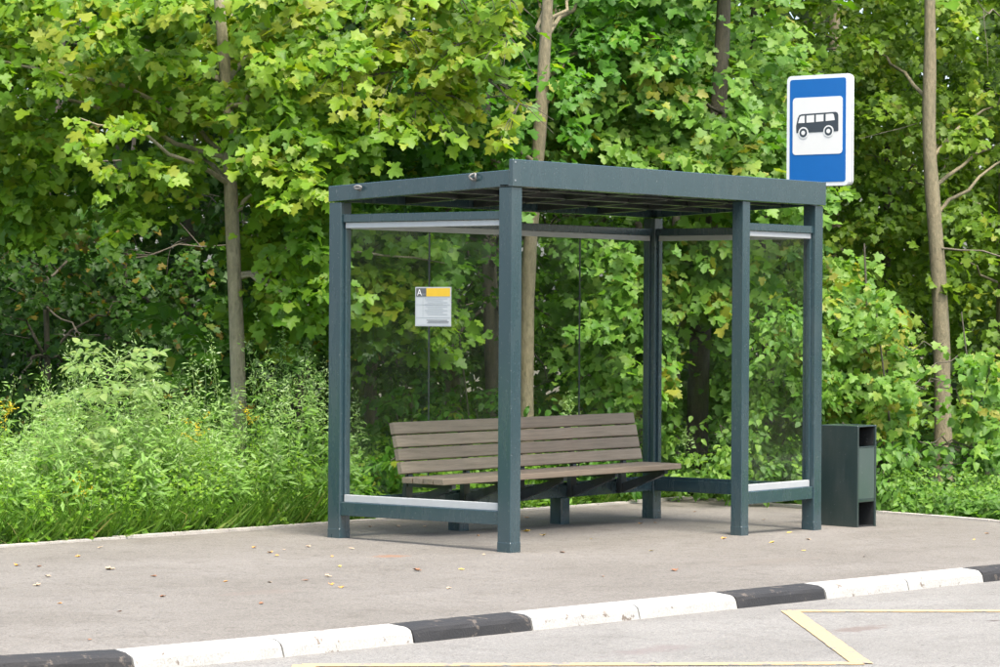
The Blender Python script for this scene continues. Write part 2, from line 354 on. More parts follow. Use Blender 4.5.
def edging_run(p0, p1):
    p0, p1 = Vector((*p0, 0)), Vector((*p1, 0)); n = max(1, round((p1-p0).length)); d = (p1-p0)/n; L = d.length; d.normalize(); nn = Vector((-d.y, d.x, 0))
    for k in range(n):
        a = p0+d*(L*k+0.004); c = p0+d*(L*(k+1)-0.004); b = bmesh.new(); dz = random.uniform(-0.004, 0.006); w_ = 0.07
        q = []
        for zt in (-0.2, 0.016):
            for pt in (a-nn*0.01, c-nn*0.01, c+nn*w_, a+nn*w_): q.append(b.verts.new((pt.x, pt.y-2.4, gz(pt.x, pt.y)+zt+(dz if zt > 0 else 0))))
        for f in ((3, 2, 1, 0), (4, 5, 6, 7), (0, 1, 5, 4), (1, 2, 6, 5), (2, 3, 7, 6), (3, 0, 4, 7)): b.faces.new([q[i] for i in f])
        bm_obj('edging_stone', b, MT['edging'], edg)
for a, c in zip(bk[1:-1], bk[2:]): edging_run(a, c)
edging_run((6.33, 2.84), (5.75, -2.4))
# zigzag bus stop marking on the road
zz = [(-6.9, -4.5), (-5.0, -2.80), (-2.93, -4.52), (-0.96, -2.76), (1.15, -4.5), (3.1, -2.85), (5.1, -4.5)]
_a, _b = ground(400, 665.5, RD), ground(862, 664, RD); _d = (_a-_b)/np.linalg.norm(_a-_b); _v0 = _b+_d*((-2.85-_b[1])/_d[1]); zz[1] = (_v0[0], _v0[1]); zz[0] = (_v0[0]-2, -4.5)
_v = ground(862, 664, RD); _w = ground(790, 611.5, RD); _e = ground(1000, 611.5, RD); zz[2] = (_v[0], _v[1]); zz[3] = (_w[0], _w[1]); _d = (_e-_w)/(_e-_w)[1]; zz[4] = (_w[0]+_d[0]*(-4.5-_w[1]), -4.5)
for (xa, ya), (xb, yb) in zip(zz[:-1], zz[1:]):
    d = Vector((xb-xa, yb-ya, 0)).normalized(); nn = Vector((-d.y, d.x, 0))*0.052; V = []; n = 24
    for k in range(n+1):
        for s in (-1, 1):
            px = xa+(xb-xa)*k/n+nn.x*s*(1+random.uniform(-.06, .06)); py = ya+(yb-ya)*k/n+nn.y*s*(1+random.uniform(-.06, .06)); V.append((px, py, gz(px, py)+RD+0.004+(0.0006 if ya < yb else 0)))
    F = np.array([(2*k, 2*k+2, 2*k+3, 2*k+1) for k in range(n)])
    tag(link('road_marking', np_mesh('road_marking', np.array(V), F), MT['line']), kind='structure')

# ------------------------------------------------------------------ bus shelter
W, D, PW, XC = 3.876, 1.583, 0.109, 2.765
H, HB = 2.40, 2.325
S = empty('bus_shelter', (W/2, D/2, 0))
tag(S, 'dark blue-green steel bus shelter with glass walls and flat roof on the pavement', 'bus shelter')
def SB(name, x0, x1, y0, y1, z0, z1, mat='steel', parent=None, bev=0.004):
    # children keep world coordinates: subtract the parent's place
    off = (W/2, D/2)
    return box(name, x0-off[0], x1-off[0], y0-off[1], y1-off[1], z0, z1, MT[mat], parent or S, bev)
def slope(y): return H + (HB-H)*y/D
posts = {}
for nm, (x, y, wd) in {'B': (0, 0, PW), 'C': (XC, 0, 0.095), 'D': (W-PW, 0, PW), 'A': (0, D-PW, PW), 'E': (W-PW, D-PW, PW)}.items():
    top = min(slope(y), slope(y+wd))-0.004 if y > 0 else H-0.006
    posts[nm] = SB('post', x, x+wd, y, y+wd, gz(x, y)-0.06, top)
    fz = gz(x+.05, y+.05)
    SB('post_foot', x-0.0012, x+wd+0.0012, y-0.0012, y+wd+0.0012, fz-0.05, fz+0.055+0.012, 'steel', posts[nm], 0.003)
for x in (1.32, 2.55):                                   # short legs below the back rail
    SB('short_leg', x, x+PW, D-PW, D, gz(x, D)-0.06, 0.1755)
# rails
def rails(kind, a0, a1, fixed, low='alu'):
    c = fixed
    def bb(name, u0, u1, t, z0, z1, mat='steel', bev=0.003):
        return SB(name, *( (u0, u1, c-t, c+t) if kind == 'x' else (c-t, c+t, u0, u1) ), z0, z1, mat, None, bev)
    bb('bottom_rail', a0, a1, 0.042, 0.176, 0.269); bb('top_rail', a0, a1, 0.034, 2.183, 2.2385)
    bb('lower_glazing_channel', a0+0.012, a1-0.012, 0.020, 0.2695, 0.318 if low == 'alu' else 0.29, low, 0.002)
    bb('upper_glazing_channel', a0+0.012, a1-0.012, 0.020, 2.143, 2.1825, 'alu', 0.002)
    for e in (a0, a1-0.018): bb('edge_channel', e+0.0005, e+0.0175, 0.018, 0.32, 2.142, 'steel', 0.002)
rails('y', PW, D-PW, 0.052); rails('y', PW, D-PW, W-0.052, 'steel'); rails('x', PW, W-PW, D-0.052, 'steel'); rails('x', XC+0.095, W-PW, 0.052)
def pane(kind, a0, a1, fixed):
    t = 0.004; a = (a0, a1, fixed-t, fixed+t) if kind == 'x' else (fixed-t, fixed+t, a0, a1)
    return SB('glass_pane', *a, 0.30, 2.16, 'glass', None, 0.0)
pane('y', PW+0.01, D-PW-0.01, 0.052); pane('y', PW+0.01, D-PW-0.01, W-0.052); pane('x', XC+0.105, W-PW-0.01, 0.052)
bxj = np.linspace(PW+0.01, W-PW-0.01, 5)
for k in range(4): pane('x', bxj[k]+0.003, bxj[k+1]-0.003, D-0.052)
for x in bxj[1:4]: SB('pane_seal', x-0.0028, x+0.0028, D-0.052-0.006, D-0.052+0.006, 0.32, 2.142, 'steel_in', None, 0)
# roof
roofz = lambda y, dz: slope(y)+dz
def sloped(name, x0, x1, y0, y1, z0, z1, mat, parent):
    b = bmesh.new(); vs_ = [b.verts.new((x-W/2, y-D/2, slope(y)+z)) for z in (z0, z1) for y in (y0, y1) for x in (x0, x1)]
    for f in ((0, 1, 3, 2), (4, 6, 7, 5), (0, 4, 5, 1), (2, 3, 7, 6), (0, 2, 6, 4), (1, 5, 7, 3)): b.faces.new([vs_[i] for i in f])
    bmesh.ops.bevel(b, geom=b.edges[:], offset=0.003, segments=1, affect='EDGES')
    return bm_obj(name, b, MT[mat], parent)
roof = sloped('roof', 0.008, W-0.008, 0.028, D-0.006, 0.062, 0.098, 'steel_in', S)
sloped('side_fascia', -0.004, 0.05, 0.024, D+0.004, 0.0, 0.107, 'steel', roof)
sloped('side_fascia', W-0.05, W+0.004, 0.024, D+0.004, 0.0, 0.107, 'steel', roof)
sloped('back_fascia', 0.0505, W-0.0505, D-0.05, D+0.003, 0.0, 0.106, 'steel', roof)
b = SB('front_fascia', -0.006, W+0.022, -0.012, 0.0235, H-0.003, H+0.174, 'steel', roof, 0.003)
SB('fascia_lip', -0.004, W+0.020, 0.024, 0.10, H-0.002, H+0.010, 'steel', roof, 0.002)
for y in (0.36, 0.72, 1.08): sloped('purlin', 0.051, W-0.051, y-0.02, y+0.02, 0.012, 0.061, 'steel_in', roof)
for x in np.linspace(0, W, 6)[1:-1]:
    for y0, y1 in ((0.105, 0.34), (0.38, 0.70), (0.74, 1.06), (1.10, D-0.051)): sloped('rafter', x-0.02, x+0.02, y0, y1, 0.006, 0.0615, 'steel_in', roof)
for y, k in ((1.30, 0), (0.30, 1)):                      # bits of pale cable knotted to screws on the side fascia
    c = np.array([-0.03-W/2, y-D/2, slope(y)+0.078]); th = np.linspace(0, 2*math.pi, 14)
    p = [(c+np.array([0.012*math.cos(a*2)*k, (0.026 if k else 0.032)*math.sin(a), (0.021 if k else 0.009)*math.cos(a)])) for a in th]
    tubes('cable_loop', [(p, [0.008]*14), ([c+np.array([0.04, 0, -0.015]), c+np.array([0.0, 0, -0.012])], [0.009, 0.009])], MT['rope'], roof)
# screws at the fascia end
for z in (H+0.03, H+0.15): SB('screw', 0.012, 0.022, -0.0155, -0.0122, z, z+0.01, 'galv', roof, 0.001)

# ------------------------------------------------------------------ bench
BY = 1.02                                               # y of the seat's front edge
B = empty('slatted_bench', (1.9, 1.3, 0)); tag(B, 'wooden slatted bench with backrest on steel brackets inside the shelter', 'bench')
bx0, bx1 = 0.56, 3.485
def BB(name, x0, x1, y0, y1, z0, z1, mat='wood', parent=None, bev=0.004): return box(name, x0-1.9, x1-1.9, y0-1.3, y1-1.3, z0, z1, MT[mat], parent or B, bev)
SZ = 0.418
for k in range(4):
    y0 = BY+k*0.094; dz = random.uniform(-0.002, 0.002)
    BB('seat_slat', bx0+random.uniform(0, .006), bx1+random.uniform(0, .006), y0, y0+0.086, SZ-0.042+dz, SZ+dz)
for k in range(4):                                      # backrest slats lean back
    zc = SZ+0.062+k*0.0915; yc = BY+0.395+k*0.022
    o = box('back_slat', bx0-1.9, bx1-1.9, -0.02, 0.02, -0.042, 0.042, MT['wood'], B, 0.004)
    o.location = (random.uniform(0, .006), yc-1.3, zc); o.rotation_euler = (rad(-13), 0, 0)
for x in np.linspace(bx0+0.16, bx1-0.16, 5):
    zt = SZ-0.045; t = 0.022
    br = empty('bracket', (0, 0, 0), B)
    outer = [(D-0.096-1.3, 0.18), (BY+0.05-1.3, zt-0.035), (BY+0.05-1.3, zt), (D-0.096-1.3, zt)]
    bm_obj('arm', prism_bm([(BY+0.03-1.3, zt-0.03), (BY+0.03-1.3, zt-0.001), (D-0.14-1.3, zt-0.001), (D-0.14-1.3, zt-0.03)], 'x', x-t-1.9, x+t-1.9), MT['steel_in'], br)
    bm_obj('brace', prism_bm([(D-0.135-1.3, 0.185), (BY+0.06-1.3, zt-0.045), (BY+0.06-1.3, zt-0.031), (BY+0.16-1.3, zt-0.031), (D-0.135-1.3, 0.26)], 'x', x-t*.9-1.9, x+t*.9-1.9), MT['steel_in'], br)
    bm_obj('upright', prism_bm([(D-0.134-1.3, 0.18), (D-0.134-1.3, SZ+0.02), (D-0.125-1.3, SZ+0.02), (D-0.096-1.3, 0.33), (D-0.096-1.3, 0.18)], 'x', x-t*1.6-1.9, x+t*1.6-1.9), MT['steel_in'], br)
    bm_obj('back_support', prism_bm([(BY+0.42-1.3, SZ+0.0), (BY+0.445-1.3, SZ+0.0), (BY+0.515-1.3, SZ+0.37), (BY+0.49-1.3, SZ+0.37)], 'x', x-t-1.9, x+t-1.9), MT['steel_in'], br)

# ------------------------------------------------------------------ notice on the left pane
nY, nZ = 0.0, 0.0
def onleft(px, py, X):                                  # ray to the plane x = X
    d = FWD + RGT*(px-500)/FPX - UPV*(py-333.5)/FPX; t = (X-CAM[0])/d[0]; return CAM+t*d
pa, pb = onleft(415.5, 287, 0.046), onleft(451.3, 326.5, 0.046)
ny0, ny1, nz0, nz1 = pb[1], pa[1], pb[2], pa[2]         # left in the picture is the larger y
T = empty('stop_notice', (0.046, (ny0+ny1)/2, nz0)); tag(T, 'white notice sheet with yellow band and letter A on the left glass pane', 'notice')
nw, nh = ny1-ny0, nz1-nz0
def NB(name, u0, u1, v0, v1, dep, mat, parent=None):    # u from left in picture, v up, fractions
    ya, yb = nw/2-u1*nw, nw/2-u0*nw
    return box(name, -dep, -dep+0.0008, ya, yb, v0*nh, v1*nh, MT[mat], parent or T, 0)
NB('frame', 0, 1, 0, 1, 0.0016, 'alu'); sh = NB('sheet', .03, .97, .03, .97, 0.0026, 'paper')
NB('dark_square', .03, .31, .76, .97, 0.0036, 'notice_dark'); NB('yellow_band', .313, .97, .76, .97, 0.0036, 'notice_yellow')
def text(name, s, u, v, size, mat, parent, dep=0.005):
    cu = bpy.data.curves.new(name, 'FONT'); cu.body = s; cu.size = size; cu.extrude = 0.0003; cu.align_x = 'CENTER'
    o = bpy.data.objects.new(name, cu); COL.objects.link(o)
    dg = bpy.context.evaluated_depsgraph_get(); me = bpy.data.meshes.new_from_object(o.evaluated_get(dg)); bpy.data.objects.remove(o)
    o = link(name, me, MT[mat], parent); o.location = (-dep, nw/2-u*nw, v*nh); o.rotation_euler = (rad(90), 0, rad(-90)); return o
text('letter', 'A', .125, .785, 0.060, 'sign_white', T); text('small_lettering', 'ост', .24, .785, 0.022, 'notice_grey', T)
for v in (.75, .55, .22): NB('rule', .03, .97, v-.004, v+.004, 0.0036, 'notice_grey')
NB('rule', .215, .225, .24, .74, 0.0036, 'notice_grey')
for k in range(9): NB('print_line', .27+.04*(k % 3), .9-.06*((k*2) % 4), .70-.05*k, .705-.05*k+.006, 0.0036, 'notice_grey')
for k, (a, c) in enumerate(((.32, .90), (.36, .94), (.34, .93))): NB('print_line', a, c, .15-.035*k, .163-.035*k, 0.0036, 'notice_dark')

# ------------------------------------------------------------------ bus stop sign on its own post behind the shelter
sp = colpos(812.5, 23.35); SX = sp[0]
G = empty('bus_stop_sign', (sp[0], sp[1], sp[2])); tag(G, 'blue bus stop sign with white square and bus pictogram above the shelter roof', 'sign')
P1, P2 = onleft(787.3, 79, SX-0.05), onleft(848.8, 185.2, SX-0.05)
sy0, sy1 = P2[1]-sp[1], P1[1]-sp[1]; P3 = onleft(848.8, 73.2, SX-0.05); sz1 = P3[2]-sp[2]; sz0 = P2[2]-sp[2]
sw, shh = sy1-sy0, sz1-sz0
tubes('pole', [([(0, 0, -0.3), (0, 0, sz0+0.5)], [0.03, 0.03])], MT['galv'], G, 12)
def face(name, poly, d0, d1, mat, parent): return bm_obj(name, prism_bm([(sy1-u*sw, sz0+v*shh) for u, v in poly], 'x', d0, d1), MT[mat], parent)
ar = sw/shh
def rr(u0, u1, v0, v1, r, n=5):      # rounded rectangle with true radius r as a fraction of the width
    out = []
    for cx, cy, a in ((u1-r, v1-r*ar, 0), (u0+r, v1-r*ar, 90), (u0+r, v0+r*ar, 180), (u1-r, v0+r*ar, 270)):
        for k in range(n+1):
            t = rad(a+90*k/n); out.append((cx+r*math.cos(t), cy+r*ar*math.sin(t)))
    return out
case = face('casing', rr(0, 1, 0, 1, .07), -0.052, 0.022, 'white_steel', G)
face('rim', rr(-0.006, 1.006, -.004, 1.004, .07), -0.01, 0.002, 'galv', case)
bl = face('blue_panel', rr(.05, .95, .035, .965, .035), -0.0545, -0.051, 'sign_blue', G)
wp = face('white_panel', rr(.10, .90, .285, .80, .05), -0.057, -0.0542, 'sign_white', G)
def uv(px, py):   # picture fractions inside the pictogram: zoomed pixel grid of the square (107..352, 163..447)
    return .10+.80*(px-107)/245, .285+.515*(446-py)/284
body = [(126, 337), (125, 300), (133, 262), (140, 248), (152, 244), (318, 239), (327, 243), (332, 255), (333, 330), (330, 335)]
pic = face('bus_pictogram', [uv(*q) for q in body], -0.0590, -0.0568, 'sign_black', wp)
for q in ([(135, 288), (143, 258), (150, 253), (167, 252), (167, 288)], [(176, 287), (176, 252), (214, 250), (214, 286)], [(223, 285), (223, 250), (260, 249), (260, 283)], [(271, 283), (271, 249), (303, 247), (310, 252), (315, 280)]):
    face('window', [uv(*p_) for p_ in q], -0.0602, -0.0588, 'sign_white', pic)
for cx, cy in ((161, 337), (285, 333)):
    for r_, mt_, d_, nm in ((29, 'sign_white', -.0604, 'wheel_arch'), (22, 'sign_black', -.0616, 'tyre'), (11, 'sign_white', -.0628, 'hub')):
        face(nm, [uv(cx+r_*.86*math.cos(a), cy+r_*math.sin(a)) for a in np.linspace(0, 2*math.pi, 20, endpoint=False)], d_, d_+.0016, mt_, pic)
for z in (sz0+0.12, sz0+0.42): box('clamp', 0.0225, 0.032, -0.06, 0.06, z, z+0.04, MT['galv'], G, 0.002)

# ------------------------------------------------------------------ litter bin
c = ground(857.3, 527.6); bw, bd, bh = 0.285, 0.36, 0.785
K = empty('litter_bin', (c[0], c[1], c[2])); tag(K, 'dark green open-fronted metal litter bin beside the shelter', 'litter bin')
def KB(name, x0, x1, y0, y1, z0, z1, mat='bin', parent=None, bev=0.003): return box(name, x0, x1, y0, y1, z0, z1, MT[mat], parent or K, bev)
t = 0.022
KB('side_panel', 0, t, 0, bd, 0, bh); KB('side_panel', bw-t, bw, 0, bd, -0.01, bh); KB('back_panel', t+.0005, bw-t-.0005, bd-t, bd-.001, -0.005, bh-.001)
KB('top_plate', t+.0005, bw-t-.0005, 0.003, bd-t-.0005, bh-0.012, bh-.002)
dr = KB('door', t+.0008, bw-t-.0008, 0.004, 0.02, 0.215, bh-0.172, 'bin_panel'); KB('door_lip', t+.001, bw-t-.001, 0.0025, 0.024, bh-0.1715, bh-0.162, 'bin', dr, 0.001)
MT['bin_shade'] = paint_mat('bin_shade_black', (0.006, 0.008, 0.007), 0.8, amt=.05)  # near-black paint: the shade inside the bin is put into the colour
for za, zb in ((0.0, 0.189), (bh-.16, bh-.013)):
    KB('shade_panel', t+.0006, t+.003, .012, bd-t-.001, za, zb, 'bin_shade', None, 0); KB('shade_panel', bw-t-.003, bw-t-.0006, .012, bd-t-.001, za, zb, 'bin_shade', None, 0); KB('shade_panel', t+.0032, bw-t-.0032, bd-t-.004, bd-t-.001, za, zb, 'bin_shade', None, 0)  # dark sheets added so that the openings look deep in shade
KB('floor_plate', t+.0035, bw-t-.0035, .012, bd-t-.005, -.005, .006, 'bin_shade', None, 0)
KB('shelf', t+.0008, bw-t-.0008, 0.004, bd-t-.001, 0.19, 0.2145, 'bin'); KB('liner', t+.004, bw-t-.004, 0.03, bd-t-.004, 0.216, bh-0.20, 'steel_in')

# ------------------------------------------------------------------ foliage tools
def half_fan(half, centre):
    """mirror a half outline (from base to tip, x>=0) and fan it about centre; returns verts, tris"""
    right = half; left = [(-x, y) for x, y in half[::-1] if x > 1e-6]
    out = right + left
    V = [(centre[0], centre[1])] + out; n = len(out)
    return np.array(V), np.array([(0, 1+i, 1+(i+1) % n) for i in range(n)])
MAPLE_H = [(0.0, 0.02), (0.20, -0.11), (0.47, -0.07), (0.40, 0.10), (0.60, 0.22), (0.64, 0.50), (0.44, 0.46), (0.29, 0.53), (0.36, 0.78), (0.17, 0.80), (0.0, 1.04)]
MAPLE_L = [(0.0, 0.0), (0.46, -0.09), (0.42, 0.12), (0.64, 0.42), (0.30, 0.52), (0.33, 0.78), (0.0, 1.03)]
OVATE = [(0.0, 0.0), (0.31, 0.25), (0.26, 0.62), (0.0, 1.0)]
LANCE = [(0.0, 0.0), (0.13, 0.3), (0.10, 0.65), (0.0, 1.0)]
def template(half, centre=(0, 0.3), fold=0.25, droop=0.22):
    V, F = half_fan(half, centre); z = fold*np.abs(V[:, 0]) - droop*np.clip(V[:, 1]-0.1, 0, 1)**2
    return np.c_[V, z], F
TPL = {'maple': template(MAPLE_H, (0, .30), .18, .22), 'maple_low': template(MAPLE_L, (0, .3), .18, .22), 'ovate': template(OVATE, (0, .45), .3, .25),
       'lance': template(LANCE, (0, .4), .35, .35), 'quad': (np.array([(0, 0, 0), (.34, .45, .06), (0, 1, -.15), (-.34, .45, .06)]), np.array([(0, 1, 2), (0, 2, 3)])),
       'blade': (np.array([(-.022, 0, 0), (.022, 0, 0), (.020, .35, .06), (-.020, .35, .06), (.012, .72, .02), (-.012, .72, .02), (0, 1, -.16)]), np.array([(0, 1, 2), (0, 2, 3), (3, 2, 4), (3, 4, 5), (5, 4, 6)])),
       'strip': (np.array([(0, 0, 0), (.15, .4, .02), (0, 1, -.12), (-.15, .4, .02)]), np.array([(0, 1, 2), (0, 2, 3)]))}
def unit(v): return v/(np.linalg.norm(v, axis=-1, keepdims=True)+1e-9)
def frames(nrm, tip):
    z = unit(nrm); y = unit(tip - (tip*z).sum(-1, keepdims=True)*z); x = np.cross(y, z); return np.stack([x, y, z], -1)   # columns
class Leaves:
    def __init__(s): s.p, s.R, s.s, s.r = [], [], [], []
    def add(s, p, nrm, tip, size, rnd):
        s.p.append(p); s.R.append(frames(nrm, tip)); s.s.append(size); s.r.append(rnd)
    def cat(s): return np.concatenate(s.p), np.concatenate(s.R), np.concatenate(s.s), np.concatenate(s.r)
    def count(s): return sum(len(a) for a in s.p)
def leaf_mesh(name, arrs, tpl):
    p, R, s, r = arrs; TV, TF = TPL[tpl]; n, m = len(p), len(TV)
    w_ = rng.uniform(0.82, 1.15, (n, 1, 1))*np.array([1, 0, 0]) + np.array([0, 1, 1])
    curl = rng.uniform(0.2, 1.8, (n, 1))
    L = TV[None]*w_; L = L.copy(); L[:, :, 2] *= curl
    V = np.einsum('nij,nmj->nmi', R, L*s[:, None, None]) + p[:, None, :]
    F = (TF[None]+(np.arange(n)*m)[:, None, None]).reshape(-1, 3)
    return np_mesh(name, V.reshape(-1, 3), F, {'rnd': np.repeat(r, len(TF))})
UP = np.array([0, 0, 1.0]); OUT = -np.array([FWD[0], FWD[1], 0]); OUT /= np.linalg.norm(OUT); SIDE = np.array([RGT[0], RGT[1], 0])
TOOPEN = np.array([-0.25, -0.97, 0])                       # towards the open road
def rv(n, s=1.0): return rng.normal(0, s, (n, 3))
def spray(LV, c, R=0.5, size=0.15, shoots=4, nodes=5, face=0.7, base=0.5, spread=0.22, twigs=None, out=None, droop=0.35):
    """a leafy branch end: shoots fan out from c with pairs of stalked leaves"""
    out = OUT if out is None else out
    pn = unit(UP*0.85 + out*face*0.4 + rv(1, 0.22)[0])
    d0 = unit(out*0.8 + SIDE*rng.normal(0, 0.8) + UP*rng.normal(-0.1, 0.25)); d0 = unit(d0-(d0@pn)*pn*0.8)
    b0 = np.cross(pn, d0); P, Nn, Tp = [], [], []
    for k in range(shoots):
        a = rng.uniform(-1.15, 1.15); d = unit(d0*math.cos(a)+b0*math.sin(a)); L = R*rng.uniform(0.6, 1.1); b = np.cross(pn, d)
        s = (np.arange(nodes)+rng.uniform(0.2, 0.8))/nodes
        q = c + d*(L*s)[:, None] - UP*(droop*L*s*s)[:, None]
        if twigs is not None: twigs.append((np.array([c, c+d*L*.5-UP*droop*L*.25, c+d*L-UP*droop*L]), [0.006, 0.004, 0.002]))
        for sg in (-1, 1):
            ang = rng.uniform(0.5, 1.2, nodes)[:, None]; t = d*np.cos(ang)+b*sg*np.sin(ang)
            pet = rng.uniform(0.35, 0.75, nodes)[:, None]*size
            P.append(q + t*pet - UP*pet*0.25 + rv(nodes, 0.02)); Tp.append(t - UP*rng.uniform(0.1, 0.9, nodes)[:, None])
            Nn.append(UP*rng.uniform(0.35, 0.9, nodes)[:, None] + out*face*rng.uniform(0.1, 0.95, nodes)[:, None] + b*sg*0.3 + rv(nodes, 0.32))
        P.append(q[-1:]+d*size*.3); Tp.append((d-UP*0.4)[None]); Nn.append((UP*.6+out*face+rv(1, .2)[0])[None])
    P, Nn, Tp = map(np.concatenate, (P, Nn, Tp)); n = len(P)
    LV.add(P, Nn, Tp, size*rng.uniform(0.5, 1.2, n), np.clip(base+rng.normal(0, spread, n), 0, 1))
def bez(a, b, sag=0.0, n=7, wob=0.04):
    s = np.linspace(0, 1, n)[:, None]; p = a*(1-s)+b*s + UP*(sag*4*s*(1-s)); w_ = rv(n, wob); w_[0] = 0; w_[-1] = 0; return p+w_
LEAF_ME = {}
def leaf_variants(matname):
    if matname not in LEAF_ME:
        lst = []
        for k in range(10):
            TV, TF = TPL['maple']; v = TV.copy(); v[:, 2] = v[:, 2]*rng.uniform(.3, 1.8) + 0.04*np.sin(v[:, 0]*7+k); v[:, 0] *= rng.uniform(.88, 1.12)
            me = np_mesh('leaf', v, TF, {'rnd': np.full(len(TF), [.15, .3, .4, .5, .55, .65, .75, .85, .93, .99][k])}); me.materials.append(MT[matname]); lst.append(me)
        LEAF_ME[matname] = lst
    return LEAF_ME[matname]
LEAVES_AS_PARTS = True
CLEAR = [(985, 1012, 0, 75, 29.5), (489, 505, 84, 110, 28.5), (640, 665, 235, 300, 25.0), (216, 254, 190, 420, 22.5), (210, 232, 0, 28, 22.5), (214, 238, 45, 75, 22.5), (511, 545, 235, 430, 24.6), (922, 958, 20, 480, 28.1), (530, 560, 8, 75, 24.6), (526, 556, 95, 155, 24.6), (708, 738, 0, 40, 26.2), (708, 734, 50, 112, 26.2), (684, 714, 330, 445, 26.2)]
def clear_view(arrs, root):
    p = arrs[0]; x, y, z = proj(p+root); keep = np.ones(len(p), bool)
    for x0, x1, y0, y1, d in CLEAR: keep &= ~((x > x0-8) & (x < x1+4) & (y > y0-12) & (y < y1+6) & (z < d) & (rng.uniform(size=len(p)) < .93))
    keep &= ~((p[:, 1]+root[1] < 1.75) & (p[:, 0]+root[0] < 6.0))
    return tuple(a[keep] for a in arrs)
def build_tree(name, label, trunk, radii, zones, mat, bark, group, singles=0, tpl='maple_low', extra_top=None, nlimbs=10, cat='tree', dead=0, limb_r=0.022, dens=1.95, shrink=.64):
    """trunk: list of world points; zones: (px0,px1,py0,py1,d0,d1,n,R,size,face,base)"""
    trunk = np.array(trunk, float); root = trunk[0].copy(); o = empty(name, root.tolist()); tag(o, label, cat, group)
    # refine the trunk
    s = np.linspace(0, 1, len(trunk)); ss = np.linspace(0, 1, 22); tp = np.stack([np.interp(ss, s, trunk[:, i]) for i in range(3)], -1)
    k3 = np.array([.25, .5, .25])
    for _ in range(3): tp[1:-1] = tp[:-2]*.25+tp[1:-1]*.5+tp[2:]*.25
    tr = np.interp(ss, np.linspace(0, 1, len(radii)), radii)*(1+rng.normal(0, .035, 22)); tr[0] *= 1.35; tr[1] *= 1.08
    tubes('trunk', [(tp-root, tr)], MT[bark], o, 10)
    LV = Leaves(); tw = []; limbs = []
    centres = []
    for (a, b_, c_, d_, e, f, n, R, size, fc, base) in zones:
        if size > .105: n = int(n*dens); R *= .92; size *= shrink
        for k in range(n):
            # stratified so that the crown has clumps but no empty half
            c = at(rng.uniform(a, b_), rng.uniform(c_, d_), rng.uniform(e, f))
            spray(LV, c-root, R*rng.uniform(.75, 1.2), size, rng.integers(3, 6), rng.integers(4, 6), fc, base+rng.normal(0, .2), twigs=tw if size > .1 else None); centres.append(c)
    for k in range(min(nlimbs, len(centres))):
        c = centres[rng.integers(len(centres))]; h = np.linalg.norm(c[:2]-tp[:, :2].mean(0))
        i = np.argmin(np.abs(tp[:, 2]-(c[2]-0.25*h-rng.uniform(0, .5)))); i = max(6, min(19, i)); limbs.append((bez(tp[i]-root, c-root, 0.08, 8, .03), np.linspace(min(limb_r, tr[i]*.6), .005, 8)))
    for lp, lr in limbs: tubes('limb', [(lp, lr)], MT[bark], o, 6)
    for k in range(dead):
        i = rng.integers(5, 18); a = rng.uniform(0, 6.28); L = rng.uniform(.6, 1.7); e = tp[i]-root+np.array([math.cos(a), math.sin(a), rng.uniform(-.5, .2)])*L
        pth = bez(tp[i]-root, e, -.05, 7, .022); sub = [(pth, np.linspace(.012, .003, 7))]
        for q in (3, 4, 5): sub.append((bez(pth[q], pth[q]+rv(1, .25)[0]-UP*.1, 0, 4, .008), np.linspace(.005, .002, 4)))
        tubes('dead_branch', sub, MT['dead'], o, 4)
    if tw: tag(tubes('twigs', tw, MT['bark_dark'], o, 3), kind='stuff')
    arrs = clear_view(LV.cat(), root)
    if singles and LEAVES_AS_PARTS:
        p, R_, s_, r_ = arrs; x, y, z = proj(p+root); vis = (x > -5) & (x < 1005) & (y > -5) & (y < 672)
        facing = np.abs((R_[:, :, 2]*unit(CAM-p-root)).sum(1)); score = np.where(vis, s_*facing*FPX/z - 6.0*(z-z.min()), -1e9)
        idx = np.argsort(-score)[:singles]; keep = np.ones(len(p), bool); keep[idx] = False
        var = leaf_variants(mat); order = np.clip((r_*10).astype(int), 0, 9)
        for i in idx:
            me = var[order[i]]; ob = bpy.data.objects.new('leaf', me); COL.objects.link(ob); ob.parent = o
            mm = Matrix([[R_[i, a, b]*s_[i] for b in range(3)]+[p[i, a]] for a in range(3)]+[[0, 0, 0, 1]]); ob.matrix_local = mm
        arrs = tuple(a[keep] for a in arrs)
    tag(link('crown', leaf_mesh('crown', arrs, tpl), MT[mat], o), kind='stuff')
    if extra_top:                                      # unseen leaves added above the picture to shade the wood
        (e0, e1, z0, z1, d0, d1, n, size) = extra_top; q = np.stack([at(rng.uniform(e0, e1), 0, rng.uniform(d0, d1)) for _ in range(n//12)]); q[:, 2] = rng.uniform(z0, z1, len(q))
        q = np.repeat(q, 12, 0)+rv(len(q)*12, .28); L2 = Leaves(); L2.add(q-root, UP+rv(len(q), .5), rv(len(q)), size*rng.uniform(.7, 1.2, len(q)), np.clip(rng.normal(.5, .2, len(q)), 0, 1))
        tag(link('shade_crown', leaf_mesh('shade_crown', L2.cat(), 'maple_low'), MT[mat], o), kind='stuff')
    return o
def trunk_px(pts, d0, d1=None, top=7.5):
    """picture points (base first) at depth d0..d1, base put on the ground, extended up to z = top"""
    d1 = d1 or d0; n = len(pts); P = [at(x, y, d0+(d1-d0)*i/(n-1)) for i, (x, y) in enumerate(pts)]
    b = P[0].copy(); b[2] = gz(b[0], b[1])-0.12; P[0] = b
    dv = P[-1]-P[-2]; dv = dv/dv[2]; P.append(P[-1]+dv*max(.5, top-P[-1][2])); return P

exec_foliage = True
G_E = 'maples along the edge of the wood'
